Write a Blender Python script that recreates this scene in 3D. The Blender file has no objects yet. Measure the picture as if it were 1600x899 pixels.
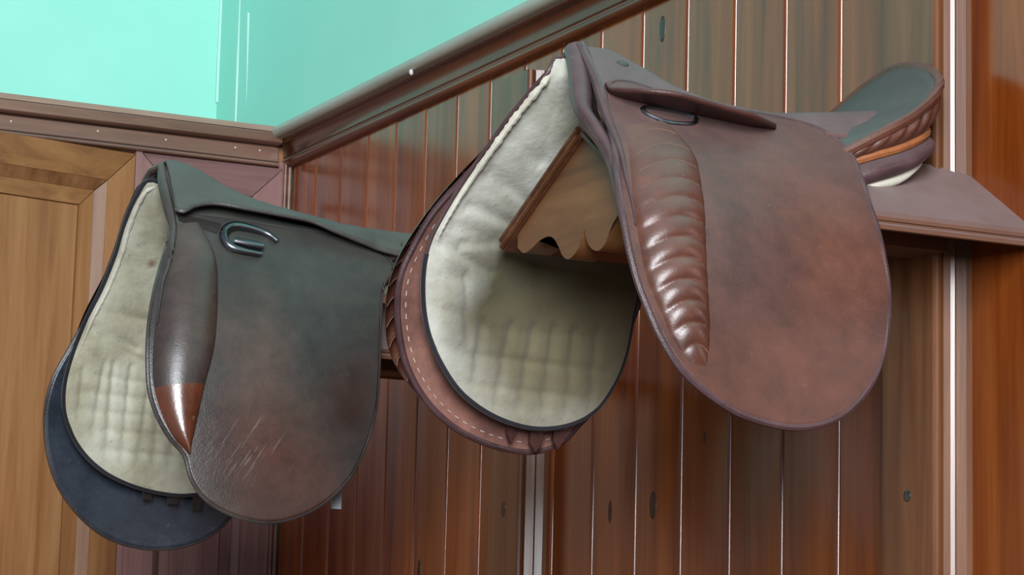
import bpy, bmesh, math, random
import numpy as np
from mathutils import Vector, Matrix

# ------------------------------------------------------------------ camera, light, exposure
SC = bpy.context.scene
COL = SC.collection
EYE = 1.5                      # camera height; every z below is given relative to it
FPX, YAW, PITCH, ROLL = 3819.65, math.radians(26.098), math.radians(8.430), math.radians(1.4903)
fw = Vector((math.sin(YAW)*math.cos(PITCH), math.cos(YAW)*math.cos(PITCH), math.sin(PITCH)))
r0 = Vector((math.cos(YAW), -math.sin(YAW), 0)); u0 = r0.cross(fw)
rr = math.cos(ROLL)*r0 + math.sin(ROLL)*u0
uu = -math.sin(ROLL)*r0 + math.cos(ROLL)*u0
cam_d = bpy.data.cameras.new('camera'); cam = bpy.data.objects.new('camera', cam_d); COL.objects.link(cam)
cam_d.sensor_width = 36; cam_d.lens = 36*FPX/1600; cam_d.clip_start = 0.05
M = Matrix((rr, uu, -fw)).transposed().to_4x4(); M.translation = (0, 0, EYE); cam.matrix_world = M
SC.camera = cam

wd = bpy.data.worlds.new('world'); SC.world = wd; wd.use_nodes = True
bg = wd.node_tree.nodes['Background']; bg.inputs[0].default_value = (0.50, 0.57, 0.66, 1); bg.inputs[1].default_value = 0.40

def area(name, loc, target, sx, sy, power, col):
    d = bpy.data.lights.new(name, 'AREA'); d.shape = 'RECTANGLE'; d.size = sx; d.size_y = sy; d.energy = power; d.color = col
    o = bpy.data.objects.new(name, d); COL.objects.link(o); o.location = loc
    o.rotation_euler = (Vector(target)-Vector(loc)).to_track_quat('-Z', 'Y').to_euler(); return o
area('window_daylight', (-1.0, -1.7, 3.0), (1.2, 3.8, 2.1), 1.5, 2.5, 400, (0.92, 0.96, 1.0))

vs = SC.view_settings
vs.view_transform = 'Standard'; vs.look = 'None'; vs.gamma = 1; vs.use_curve_mapping = False; vs.exposure = 0.0

# ------------------------------------------------------------------ materials
def L(c):   # sRGB 0-255 -> linear
    return tuple(((v/255)/12.92 if v/255 <= .04045 else ((v/255+.055)/1.055)**2.4) for v in c) + (1,)
class NT:
    def __init__(s, name):
        s.m = bpy.data.materials.new(name); s.m.use_nodes = True; s.t = s.m.node_tree
        s.b = s.t.nodes['Principled BSDF']
    def n(s, typ, **kw):
        o = s.t.nodes.new(typ)
        for k, v in kw.items():
            if k.startswith('i_'): o.inputs[k[2:].replace('_', ' ')].default_value = v
            else: setattr(o, k, v)
        return o
    def l(s, a, b): s.t.links.new(a, b)
    def coord(s, scale=(1, 1, 1), rand=False, kind='Object'):
        c = s.n('ShaderNodeTexCoord'); m = s.n('ShaderNodeMapping'); m.inputs['Scale'].default_value = scale
        if rand:
            oi = s.n('ShaderNodeObjectInfo'); mm = s.n('ShaderNodeMath', operation='MULTIPLY'); mm.inputs[1].default_value = 37
            ad = s.n('ShaderNodeVectorMath', operation='ADD')
            s.l(oi.outputs['Random'], mm.inputs[0]); s.l(c.outputs[kind], ad.inputs[0]); s.l(mm.outputs[0], ad.inputs[1]); s.l(ad.outputs[0], m.inputs['Vector'])
        else: s.l(c.outputs[kind], m.inputs['Vector'])
        return m.outputs[0]
    def noise(s, vec, scale, detail=4, rough=.55, dist=0):
        o = s.n('ShaderNodeTexNoise'); o.inputs['Scale'].default_value = scale; o.inputs['Detail'].default_value = detail
        o.inputs['Roughness'].default_value = rough; o.inputs['Distortion'].default_value = dist; s.l(vec, o.inputs['Vector']); return o.outputs['Fac']
    def ramp(s, fac, stops):
        o = s.n('ShaderNodeValToRGB'); e = o.color_ramp.elements
        while len(e) < len(stops): e.new(.5)
        for q, (p, c) in zip(e, stops): q.position = p; q.color = c
        s.l(fac, o.inputs[0]); return o.outputs[0]
    def mix(s, fac, a, b, mode='MIX'):
        o = s.n('ShaderNodeMix', data_type='RGBA', blend_type=mode)
        for sock, v in ((o.inputs['Factor'], fac), (o.inputs['A'], a), (o.inputs['B'], b)):
            pass
        for idx, v in ((0, fac), (6, a), (7, b)):
            if hasattr(v, 'node'): s.l(v, o.inputs[idx])
            else: o.inputs[idx].default_value = v
        return o.outputs[2]
    def math(s, op, a, b=0.0, clamp=False):
        o = s.n('ShaderNodeMath', operation=op, use_clamp=clamp)
        for i, v in ((0, a), (1, b)):
            if hasattr(v, 'node'): s.l(v, o.inputs[i])
            else: o.inputs[i].default_value = v
        return o.outputs[0]
    def bump(s, h, strength=.3, dist=.002):
        o = s.n('ShaderNodeBump'); o.inputs['Strength'].default_value = strength; o.inputs['Distance'].default_value = dist
        s.l(h, o.inputs['Height']); s.l(o.outputs[0], s.b.inputs['Normal'])
    def blob(s, centre, radius):   # soft ellipsoidal patch for stain 1 in the middle
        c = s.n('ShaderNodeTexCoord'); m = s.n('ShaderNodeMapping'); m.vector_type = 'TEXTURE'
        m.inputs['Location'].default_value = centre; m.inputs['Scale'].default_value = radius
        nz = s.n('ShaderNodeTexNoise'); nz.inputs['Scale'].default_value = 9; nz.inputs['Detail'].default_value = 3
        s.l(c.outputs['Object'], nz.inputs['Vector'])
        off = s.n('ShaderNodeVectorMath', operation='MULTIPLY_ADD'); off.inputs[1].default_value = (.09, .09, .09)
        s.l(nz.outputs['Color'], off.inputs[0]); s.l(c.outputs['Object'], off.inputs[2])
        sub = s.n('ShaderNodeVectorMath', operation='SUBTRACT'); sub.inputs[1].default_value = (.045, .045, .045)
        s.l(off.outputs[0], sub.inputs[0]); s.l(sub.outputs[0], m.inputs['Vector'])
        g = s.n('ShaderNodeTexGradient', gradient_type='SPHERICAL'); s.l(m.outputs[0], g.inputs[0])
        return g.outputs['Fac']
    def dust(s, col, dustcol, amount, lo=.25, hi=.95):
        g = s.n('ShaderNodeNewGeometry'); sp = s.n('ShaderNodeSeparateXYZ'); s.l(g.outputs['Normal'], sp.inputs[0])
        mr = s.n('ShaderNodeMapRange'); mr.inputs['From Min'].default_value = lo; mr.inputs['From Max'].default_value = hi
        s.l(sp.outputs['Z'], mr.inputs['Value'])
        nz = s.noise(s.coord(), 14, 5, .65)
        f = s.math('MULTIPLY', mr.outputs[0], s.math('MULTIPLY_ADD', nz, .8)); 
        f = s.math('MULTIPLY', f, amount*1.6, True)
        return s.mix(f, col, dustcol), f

def wood(name, dark, mid, light, rough=.3, stretch=(26, 26, 1.6), rand=True, coat=.0, spec=.5, dustc=None, variation=.35, fineamt=.4, bmp=.12):
    t = NT(name); v = t.coord(stretch, rand)
    f = t.noise(v, 1.0, 7, .62, .6)
    fine = t.noise(t.coord((stretch[0]*8, stretch[1]*8, stretch[2]*4), rand), 1.0, 3, .6)
    c = t.ramp(f, [(.28, L(dark)), (.5, L(mid)), (.74, L(light))])
    c = t.mix(t.math('MULTIPLY', fine, fineamt), c, L(dark))
    if rand:
        oi = t.n('ShaderNodeObjectInfo'); hs = t.n('ShaderNodeHueSaturation')
        vv = t.math('MULTIPLY_ADD', oi.outputs['Random'], variation); t.t.nodes[-1].inputs[2].default_value = 1-variation/2
        t.l(vv, hs.inputs['Value']); t.l(c, hs.inputs['Color']); c = hs.outputs[0]
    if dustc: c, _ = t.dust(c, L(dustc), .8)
    t.l(c, t.b.inputs['Base Color']); t.b.inputs['Roughness'].default_value = rough
    t.b.inputs['Specular IOR Level'].default_value = spec; t.b.inputs['Coat Weight'].default_value = coat; t.b.inputs['Coat Roughness'].default_value = .12
    t.bump(t.math('ADD', f, t.math('MULTIPLY', fine, .5)), bmp, .0015); return t.m

MW = {}
MW['board'] = wood('varnished_pine', (84, 34, 9), (122, 58, 18), (148, 80, 30), .20, spec=.8, variation=.32, fineamt=.25, bmp=.035)
MW['post'] = wood('worn_pine_post', (72, 40, 22), (104, 64, 38), (132, 88, 58), .30, rand=False, spec=.7)
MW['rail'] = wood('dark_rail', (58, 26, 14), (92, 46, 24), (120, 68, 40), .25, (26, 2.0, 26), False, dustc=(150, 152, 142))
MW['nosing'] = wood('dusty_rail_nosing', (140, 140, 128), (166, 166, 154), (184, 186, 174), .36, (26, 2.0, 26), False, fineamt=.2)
MW['capping'] = wood('pale_capping', (140, 110, 96), (172, 142, 126), (192, 166, 150), .45, (2, 26, 26), False)
MW['cornice'] = wood('cupboard_cornice', (88, 60, 48), (126, 92, 76), (152, 116, 98), .35, (2, 26, 26), False, dustc=(140, 132, 128))
MW['door_v'] = wood('golden_oak', (124, 80, 46), (160, 112, 70), (180, 134, 90), .38, (30, 30, 1.8), variation=.12)
MW['door_h'] = wood('golden_oak_across', (108, 66, 34), (144, 96, 54), (166, 116, 70), .36, (1.8, 30, 30), variation=.12)
MW['door_m'] = wood('golden_oak_moulding', (100, 62, 34), (138, 94, 60), (160, 116, 80), .40, (30, 30, 1.8), variation=.1, spec=.55)
MW['pan_v'] = wood('faded_mahogany', (110, 76, 72), (146, 108, 104), (170, 132, 126), .36, (30, 30, 1.8), variation=.12)
MW['pan_h'] = wood('faded_mahogany_across', (96, 64, 62), (130, 94, 92), (154, 116, 112), .36, (1.8, 30, 30), variation=.12)
MW['rack'] = wood('rack_wood', (54, 28, 14), (86, 50, 27), (112, 72, 42), .4, (3, 24, 24), False)
MW['rack_top'] = wood('rack_board', (62, 34, 22), (92, 56, 37), (116, 76, 52), .42, (2.5, 24, 24), False, dustc=(128, 112, 110))
MW['gable'] = wood('rack_gable', (76, 46, 24), (108, 72, 42), (132, 92, 56), .45, (24, 2.5, 24), False)
t = NT('knot'); t.b.inputs['Base Color'].default_value = L((46, 28, 20)); t.b.inputs['Roughness'].default_value = .35; MW['knot'] = t.m

def plaster(name, c1, c2):
    t = NT(name); n1 = t.noise(t.coord(), 3.5, 5); n2 = t.noise(t.coord(), 60, 4)
    t.l(t.ramp(n1, [(.3, L(c1)), (.7, L(c2))]), t.b.inputs['Base Color']); t.b.inputs['Roughness'].default_value = .55
    t.bump(n2, .15, .002); return t.m
MW['mint'] = plaster('mint_paint', (155, 230, 212), (163, 236, 219))
t = NT('pale_drip'); t.b.inputs['Base Color'].default_value = L((186, 236, 224)); t.b.inputs['Roughness'].default_value = .5; MW['drip'] = t.m

def leather(name, c1, c2, dustc, dust, rough=.42, blobs=(), grain=1.0, coat=.0, scale=7, spec=.5, scratch=None):
    t = NT(name); v = t.coord()
    f = t.noise(v, scale, 6, .6, .3); c = t.ramp(f, [(.32, L(c1)), (.68, L(c2))])
    for (ctr, rad, bc, amt) in blobs:
        b = t.math('MULTIPLY', t.blob(ctr, rad), amt, True); c = t.mix(b, c, L(bc))
    m2 = t.noise(v, 34, 6, .7); c = t.mix(.55, c, t.ramp(m2, [(.3, (.22, .22, .22, 1)), (.7, (.80, .80, .80, 1))]), 'OVERLAY')
    sp = t.noise(v, 120, 3, .6); c = t.mix(t.math('MULTIPLY', t.math('GREATER_THAN', sp, .70), .25), c, L(dustc))
    if scratch:
        m0 = t.n('ShaderNodeMapping'); m0.inputs['Rotation'].default_value = (0, math.radians(-32), 0); t.l(v, m0.inputs['Vector'])
        mp = t.n('ShaderNodeMapping'); mp.inputs['Scale'].default_value = (330, 2, 20); t.l(m0.outputs[0], mp.inputs['Vector'])
        sc = t.math('MULTIPLY', t.math('GREATER_THAN', t.noise(mp.outputs[0], 1, 2, .5), .63), t.math('MULTIPLY', t.blob(*scratch), 1.6, True))
        c = t.mix(t.math('MULTIPLY', sc, .26), c, L((150, 142, 138)))
    df = None
    if dust > 0: c, df = t.dust(c, L(dustc), dust)
    t.l(c, t.b.inputs['Base Color'])
    rv = t.math('MULTIPLY_ADD', f, .25); t.t.nodes[-1].inputs[2].default_value = rough-.12
    if df is not None: rv = t.math('ADD', rv, t.math('MULTIPLY', df, .25), True)
    t.l(rv, t.b.inputs['Roughness'])
    t.b.inputs['Coat Weight'].default_value = coat; t.b.inputs['Coat Roughness'].default_value = .2; t.b.inputs['Specular IOR Level'].default_value = spec
    vo = t.n('ShaderNodeTexVoronoi'); vo.inputs['Scale'].default_value = 420; t.l(v, vo.inputs['Vector'])
    h = t.math('ADD', t.math('MULTIPLY', vo.outputs['Distance'], .4*grain), t.math('MULTIPLY', t.noise(v, 45, 4), .9))
    t.bump(h, .22, .0016); return t.m
def cloth(name, c1, c2, c3, blobs=()):
    t = NT(name); v = t.coord(); f = t.noise(v, 11, 6, .62); g = t.noise(v, 150, 4, .7)
    c = t.ramp(f, [(.28, L(c3)), (.5, L(c2)), (.72, L(c1))])
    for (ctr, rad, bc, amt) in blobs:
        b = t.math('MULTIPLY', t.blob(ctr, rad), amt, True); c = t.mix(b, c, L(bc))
    c = t.mix(t.math('MULTIPLY', t.math('GREATER_THAN', g, .66), .35), c, L((70, 60, 44)))
    t.l(c, t.b.inputs['Base Color']); t.b.inputs['Roughness'].default_value = .9; t.b.inputs['Specular IOR Level'].default_value = .15
    t.b.inputs['Sheen Weight'].default_value = .25
    t.bump(t.math('ADD', g, t.math('MULTIPLY', t.noise(v, 38, 4), 1.6)), .35, .002); return t.m
def metal(name, c, rough):
    t = NT(name); t.b.inputs['Base Color'].default_value = L(c); t.b.inputs['Metallic'].default_value = 1; t.b.inputs['Roughness'].default_value = rough; return t.m
t = NT('tan_thread'); t.b.inputs['Base Color'].default_value = L((112, 84, 66)); t.b.inputs['Roughness'].default_value = .8; MW['thread'] = t.m
MW['steel'] = metal('tarnished_steel', (120, 122, 128), .3)
MW['zinc'] = metal('pale_strap_tip', (170, 176, 184), .5)
t = NT('white_nail'); t.b.inputs['Base Color'].default_value = L((214, 212, 210)); MW['nail'] = t.m

# ------------------------------------------------------------------ helpers
ORG = {}
def tag(o, label=None, cat=None, group=None, kind=None):
    for k, v in (('label', label), ('category', cat), ('group', group), ('kind', kind)):
        if v: o[k] = v
    return o
def empty(name, loc):
    o = bpy.data.objects.new(name, None); COL.objects.link(o); o.location = (loc[0], loc[1], loc[2]+EYE); o.empty_display_size = .05
    ORG[o.name] = Vector(loc); return o
def mk(name, verts, faces, mat, parent=None, smooth=True, origin=None, fix=True, angle=40):
    """verts in camera-height coordinates"""
    if parent is not None: org = ORG[parent.name]
    else: org = Vector(origin if origin is not None else (0, 0, -EYE))
    me = bpy.data.meshes.new(name)
    me.from_pydata([(v[0]-org[0], v[1]-org[1], v[2]-org[2]) for v in verts], [], faces)
    if fix:
        bm = bmesh.new(); bm.from_mesh(me); bmesh.ops.recalc_face_normals(bm, faces=bm.faces); bm.to_mesh(me); bm.free()
    for p in me.polygons: p.use_smooth = smooth
    if smooth and angle: me.set_sharp_from_angle(angle=math.radians(angle))
    me.materials.append(mat)
    o = bpy.data.objects.new(name, me); COL.objects.link(o)
    if parent is not None: o.parent = parent
    else: o.location = (org[0], org[1], org[2]+EYE)
    ORG[o.name] = org; return o
def solid(o, th, off=-1):
    m = o.modifiers.new('thickness', 'SOLIDIFY'); m.thickness = th; m.offset = off; m.use_even_offset = False; return o
def prism(profile, a, b, f):
    """closed 2-D profile swept between stations a and b; f(p, s) -> xyz"""
    n = len(profile); v = [f(p, a) for p in profile]+[f(p, b) for p in profile]
    F = [(i, (i+1) % n, n+(i+1) % n, n+i) for i in range(n)]+[tuple(range(n-1, -1, -1)), tuple(range(n, 2*n))]
    return v, F
def pchip(xs, ys):
    xs = np.array(xs, float); ys = np.array(ys, float); o = np.argsort(xs); xs = xs[o]; ys = ys[o]
    h = np.diff(xs); d = np.diff(ys)/h; m = np.zeros(len(xs)); m[0] = d[0]; m[-1] = d[-1]
    for i in range(1, len(xs)-1): m[i] = 0 if d[i-1]*d[i] <= 0 else 2*d[i-1]*d[i]/(d[i-1]+d[i])
    def f(x):
        x = min(max(x, xs[0]), xs[-1]); i = int(min(max(np.searchsorted(xs, x)-1, 0), len(xs)-2)); t = (x-xs[i])/h[i]
        return float((2*t**3-3*t**2+1)*ys[i]+(t**3-2*t**2+t)*h[i]*m[i]+(-2*t**3+3*t**2)*ys[i+1]+(t**3-t**2)*h[i]*m[i+1])
    return f
def spline(pts, n, closed=False):
    """Catmull-Rom through pts, resampled evenly to n points"""
    P = [np.array(p, float) for p in pts]; out = []; m = len(P)
    for i in range(m if closed else m-1):
        if closed: a, b, c, d = P[i-1], P[i], P[(i+1) % m], P[(i+2) % m]
        else: b, c = P[i], P[i+1]; a = P[i-1] if i else 2*b-c; d = P[i+2] if i+2 < m else 2*c-b
        for k in range(16):
            t = k/16; out.append(.5*((2*b)+(-a+c)*t+(2*a-5*b+4*c-d)*t*t+(-a+3*b-3*c+d)*t**3))
    if not closed: out.append(P[-1])
    A = np.array(out); B = np.vstack([A, A[:1]]) if closed else A
    s = np.concatenate([[0], np.cumsum(np.linalg.norm(np.diff(B, axis=0), axis=1))])
    q = np.linspace(0, s[-1], n+1)[:-1] if closed else np.linspace(0, s[-1], n)
    return np.stack([np.interp(q, s, B[:, j]) for j in range(B.shape[1])], 1)
def tube(pts, rad, seg=8, closed=False, flat=1.0, flatdir=None):
    P = [Vector(p) for p in pts]; n = len(P); v = []; F = []
    up = Vector((.3, .5, .8))
    for i, p in enumerate(P):
        if closed: d = P[(i+1) % n]-P[i-1]
        else: d = P[min(i+1, n-1)]-P[max(i-1, 0)]
        d.normalize(); a = d.cross(Vector(flatdir) if flatdir is not None else up); a.normalize(); b = d.cross(a)
        r = rad(i/(n-1)) if callable(rad) else rad
        for k in range(seg):
            th = 2*math.pi*k/seg; v.append(p+a*(r*math.cos(th))+b*(r*flat*math.sin(th)))
    for i in range(n if closed else n-1):
        j = (i+1) % n
        for k in range(seg): F.append((i*seg+k, i*seg+(k+1) % seg, j*seg+(k+1) % seg, j*seg+k))
    if not closed: F += [tuple(range(seg-1, -1, -1)), tuple((n-1)*seg+k for k in range(seg))]
    return v, F
def grid(nu, nv, f):
    v = [f(i/(nu-1), j/(nv-1)) for i in range(nu) for j in range(nv)]
    F = [(i*nv+j, (i+1)*nv+j, (i+1)*nv+j+1, i*nv+j+1) for i in range(nu-1) for j in range(nv-1)]
    return v, F
def disc_sheet(outline, rings, fy):
    """star-shaped sheet: outline Nx2 of (X, z); fy(X, z, r, k) -> Y"""
    N = len(outline); c = outline.mean(0); v = [(c[0], fy(c[0], c[1], 0, 0), c[1])]; F = []
    for i in range(1, rings+1):
        r = (i/rings)**.9
        for k in range(N):
            p = c+(outline[k]-c)*r; v.append((p[0], fy(p[0], p[1], r, k), p[1]))
    for k in range(N): F.append((0, 1+k, 1+(k+1) % N))
    for i in range(rings-1):
        a = 1+i*N; b = a+N
        for k in range(N): F.append((a+k, b+k, b+(k+1) % N, a+(k+1) % N))
    return v, F
def blob_disc(name, c, n, ra, rb, h, mat, parent, upv=(0, 0, 1), segs=16):
    """low dome (button, nail, knot) on a surface with normal n"""
    n = Vector(n).normalized(); a = n.cross(Vector(upv)).normalized(); b = a.cross(n); c = Vector(c); v = []; F = []
    for i, (r, z) in enumerate(((1, -.3), (.97, .45), (.72, .85), (.35, 1))):
        for k in range(segs):
            t = 2*math.pi*k/segs; v.append(c+a*(ra*r*math.cos(t))+b*(rb*r*math.sin(t))+n*(h*z))
    v.append(c+n*h)
    for i in range(3):
        for k in range(segs): F.append((i*segs+k, i*segs+(k+1) % segs, (i+1)*segs+(k+1) % segs, (i+1)*segs+k))
    for k in range(segs): F.append((3*segs+k, 3*segs+(k+1) % segs, 4*segs))
    F.append(tuple(range(segs-1, -1, -1)))
    return mk(name, v, F, mat, parent)

# ------------------------------------------------------------------ the room
WX = 1.60          # face of the boarded wall
CY = 4.21          # face of the cupboard that fills the end of the room
PY = 4.66          # plaster wall above and behind the cupboard
RB, RT = .880, .957
YN = .30           # near end of what is built of the boarded wall
v, F = prism([(WX+.012, -EYE), (WX+.16, -EYE), (WX+.16, RT+1.9), (WX+.0, RT+1.9), (WX+.0, RB+.02), (WX+.012, RB+.02)], YN, PY+.15, lambda p, s: (p[0], s, p[1]))
wall_r = tag(mk('wall_right', v, F, MW['mint'], smooth=False), 'mint green plaster above the varnished boarding on the right', None, None, 'structure')
v, F = prism([(PY, -EYE), (PY+.15, -EYE), (PY+.15, RT+1.9), (PY, RT+1.9)], -1.9, WX, lambda p, s: (s, p[0], p[1]))
wall_l = tag(mk('wall_left', v, F, MW['mint'], smooth=False), 'brightly lit mint green plaster wall above the cupboard', None, None, 'structure')
v, F = prism([(-1.9, -.4), (WX+.16, -.4), (WX+.16, PY+.15), (-1.9, PY+.15)], -EYE-.1, -EYE, lambda p, s: (p[0], p[1], s))
tag(mk('floor', v, F, wood('floor_boards', (60, 40, 26), (92, 66, 44), (116, 86, 60), .5, (3, 24, 24), False), smooth=False), 'plain dark boarded floor below the saddle racks', None, None, 'structure')

# boards: one mesh shared, chamfered joints with a small bead at the near edge
pitch = .1214
def board_mesh():
    w, c, d = pitch, .0030, .0050
    rn = .0055   # rounded near arris, plain small gap at the far one
    pr = [(WX+.012, -w/2+.0003)]+[(WX+rn-rn*math.sin(math.radians(a)), -w/2+.0003+rn-rn*math.cos(math.radians(a))) for a in range(0, 91, 15)]+[
          (WX, w/2-.0055), (WX+.0010, w/2-.0045), (WX+.0065, w/2-.0036), (WX+.0075, w/2-.0003), (WX+.012, w/2-.0003)]
    n = len(pr); z0, z1 = 0.0, RB+.012+EYE
    v = [(p[0]-WX, p[1], z0) for p in pr]+[(p[0]-WX, p[1], z1) for p in pr]
    F = [(i, (i+1) % n, n+(i+1) % n, n+i) for i in range(n)]+[tuple(range(n-1, -1, -1)), tuple(range(n, 2*n))]
    me = bpy.data.meshes.new('board'); me.from_pydata(v, [], F)
    bm = bmesh.new(); bm.from_mesh(me); bmesh.ops.recalc_face_normals(bm, faces=bm.faces); bm.to_mesh(me); bm.free()
    for p in me.polygons: p.use_smooth = True
    me.set_sharp_from_angle(angle=math.radians(32)); me.materials.append(MW['board']); return me
bme = board_mesh(); boards = []
y = 4.09+pitch/2
while y-pitch/2 > YN:
    o = bpy.data.objects.new('board', bme); COL.objects.link(o); o.parent = wall_r
    o.location = (WX, y, 0); ORG[o.name] = Vector((0, 0, -EYE)); boards.append(o); y -= pitch

def knot(Y, z, X, parent, ra=.006, rb=.014):
    k = blob_disc('knot', (X, Y, z), (-1, 0, 0), ra, rb, .0006, MW['knot'], None)
    k.parent = parent; k.location = (0, 0, 0)
    if parent in boards: k.matrix_parent_inverse = Matrix.Translation(parent.location).inverted()
def board_at(Y): return min(boards, key=lambda b: abs(b.location.y-Y))
for (Y, z, a, b) in ((2.822, .841, .008, .019), (2.826, .194, .009, .019), (2.944, .19, .005, .016), (2.696, .275, .003, .008), (3.575, .12, .007, .02)):
    knot(Y, z, WX, board_at(Y), a, b)

# the two posts that carry the racks: flat face, moulded near side
def post(idx, y0, y1, nm):
    f = WX-.042
    pr = [(WX+.012, y1), (f, y1), (f, y0+.004), (f+.002, y0+.001), (f+.005, y0), (f+.009, y0+.001), (f+.011, y0+.004), (f+.012, y0+.0055), (f+.013, y0+.002),
          (f+.020, y0-.001), (f+.024, y0-.0035), (f+.027, y0-.001), (f+.028, y0-.0005), (f+.038, y0-.005), (f+.042, y0-.010), (f+.044, y0-.012), (WX+.012, y0-.012)]
    v, F = prism(pr, -EYE, RB-.034, lambda p, s: (p[0], p[1], s))
    return tag(mk('trim_%d' % idx, v, F, MW['post'], smooth=False), nm, None, None, 'structure')
p2 = post(1, 2.143, 2.240, 'upright wooden post with moulded edge behind the brown saddle')
p1 = post(2, 3.143, 3.239, 'upright wooden post with moulded edge between the two saddles')
blob_disc('screw', (WX-.042, 2.193, .176), (-1, 0, 0), .0065, .0065, .0015, MW['steel'], p2)
knot(3.19, .201, WX-.042, p1, .007, .012)

# dado rail on the boarded wall
def arc(cx, cz, r, a0, a1, n=7): return [(cx+r*math.cos(math.radians(a0+(a1-a0)*i/(n-1))), cz+r*math.sin(math.radians(a0+(a1-a0)*i/(n-1)))) for i in range(n)]
pr = [(WX+.005, RB), (WX-.006, RB)] + arc(WX-.006, RB+.0095, .0095, -90, -250, 9) + [(WX-.012, RB+.021), (WX-.012, RB+.024)] \
   + [(WX-.012-.012*(1-math.cos(i/6*math.pi/2)), RB+.024+.022*math.sin(i/6*math.pi/2)) for i in range(7)] + [(WX-.026, RB+.046), (WX-.030, RB+.049)] \
   + [(WX-.030, RT-.004), (WX-.012, RT), (WX+.005, RT)]
v, F = prism(pr, YN, CY+.02, lambda p, s: (p[0], s, p[1]))
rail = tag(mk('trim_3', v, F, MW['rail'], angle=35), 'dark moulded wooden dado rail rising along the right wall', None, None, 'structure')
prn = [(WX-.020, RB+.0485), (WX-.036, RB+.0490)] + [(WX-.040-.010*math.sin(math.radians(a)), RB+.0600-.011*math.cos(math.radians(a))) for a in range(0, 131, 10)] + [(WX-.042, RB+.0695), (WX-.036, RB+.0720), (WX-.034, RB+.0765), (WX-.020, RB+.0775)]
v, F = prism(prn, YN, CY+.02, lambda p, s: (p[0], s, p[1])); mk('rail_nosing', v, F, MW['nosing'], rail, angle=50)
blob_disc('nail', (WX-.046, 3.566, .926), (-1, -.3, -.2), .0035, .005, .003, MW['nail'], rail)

# paint runs on the plaster by the corner
def drip(pts, r, par=wall_r):
    v, F = tube(spline(pts, 24), r, 6, flatdir=(1, 0, 0)); mk('paint_run', v, F, MW['drip'], par)
drip([(WX, PY-.002, 2.2), (WX, PY-.002, 1.35), (WX, PY-.004, 1.09)], .0045)
drip([(WX+.002, 4.55, 1.9), (WX+.002, 4.545, 1.3), (WX+.002, 4.54, 1.10), (WX+.002, 4.54, 1.0)], lambda s: .004+.002*math.sin(s*9)**2)
drip([(WX+.002, 4.49, 1.24), (WX+.002, 4.485, 1.14), (WX+.002, 4.48, 1.02)], lambda s: .006*(1-s*.7))

# ------------------------------------------------------------------ cupboard at the end of the room
cup = tag(empty('cupboard', (1.0, CY, -EYE)), 'tall panelled wooden cupboard below the bright mint wall', 'cupboard')
X0c = -.9
cap = CY
pr = [(cap+.02, .878), (cap-.004, .878)]+arc(cap-.004, .8815, .0035, -90, -270, 6)+[(cap+.001, .8855), (cap+.001, .8865)]+arc(cap-.001, .8895, .003, -90, -270, 6)+[
      (cap+.002, .893), (cap+.002, .9145), (cap+.012, .9150), (cap+.012, .9180), (cap-.016, .9185)]+[(cap-.020, .921), (cap-.021, .932), (cap-.018, .939), (cap-.008, .9405), (cap-.006, .941), (cap+.02, .941)]
v, F = prism(pr, X0c, WX-.03, lambda p, s: (s, p[0], p[1]))
cor = mk('cornice', v, F, MW['cornice'], cup, angle=35)
v, F = prism([(cap-.014, .9412), (cap-.012, .947), (cap-.006, .953), (cap+.02, .954), (cap+.02, .9412)], X0c, WX-.035, lambda p, s: (s, p[0], p[1])); mk('capping_strip', v, F, MW['capping'], cor, angle=35)
v, F = prism([(X0c, CY+.02), (WX-.001, CY+.02), (WX-.001, PY-.003), (X0c, PY-.003)], .935, .950, lambda p, s: (p[0], p[1], s)); mk('top', v, F, MW['cornice'], cup, smooth=False)
for (nx, nz) in ((1.065, .905), (1.224, .906), (1.352, .905), (1.486, .906), (1.534, .906), (.93, .905)):
    blob_disc('nail', (nx, CY+.002, nz), (0, -1, 0), .0018, .0018, .001, MW['nail'], cor, segs=10)

def mitred(parent, x0, x1, z0, z1, w0, w1, d0, d1, mv, mh, name, fr):
    """four mitred pieces between two rectangles (inset w0 -> w1), depth d0 -> d1 behind the face; fr maps (x, depth, z)"""
    def rect(w): return [(x0+w, z0+w), (x1-w, z0+w), (x1-w, z1-w), (x0+w, z1-w)]
    A, B = rect(w0), rect(w1)
    for i in range(4):
        j = (i+1) % 4; e = .0004
        q = [A[i], A[j], B[j], B[i]]; dd = [d0, d0, d1, d1]
        cx = sum(p[0] for p in q)/4; cz = sum(p[1] for p in q)/4
        q = [(p[0]+(cx-p[0])*.0015, p[1]+(cz-p[1])*.0015) for p in q]
        v = [fr(p[0], d, p[1]) for p, d in zip(q, dd)]+[fr(p[0], d+.018, p[1]) for p, d in zip(q, dd)]
        F = [(0, 1, 2, 3), (7, 6, 5, 4)]+[(k, (k+1) % 4, 4+(k+1) % 4, 4+k) for k in range(4)]
        mk(name, v, F, mh if i % 2 == 0 else mv, parent, smooth=False)
def slab(parent, name, x0, x1, z0, z1, d, th, mat, fr, chamfer=0):
    pts = [(x0, z0), (x1, z0), (x1, z1), (x0, z1)]
    inn = [(x0+chamfer, z0+chamfer), (x1-chamfer, z0+chamfer), (x1-chamfer, z1-chamfer), (x0+chamfer, z1-chamfer)]
    v = [fr(p[0], d, p[1]) for p in inn]+[fr(p[0], d+min(th*.5, .004), p[1]) for p in pts]+[fr(p[0], d+th, p[1]) for p in pts]
    F = [(0, 1, 2, 3), (11, 10, 9, 8)]+[(a+k, a+(k+1) % 4, a+4+(k+1) % 4, a+4+k) for a in (0, 4) for k in range(4)]
    return mk(name, v, F, mat, parent, smooth=False)
flat = lambda x, d, z: (x, CY+d, z)
ZB = -1.42
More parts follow.
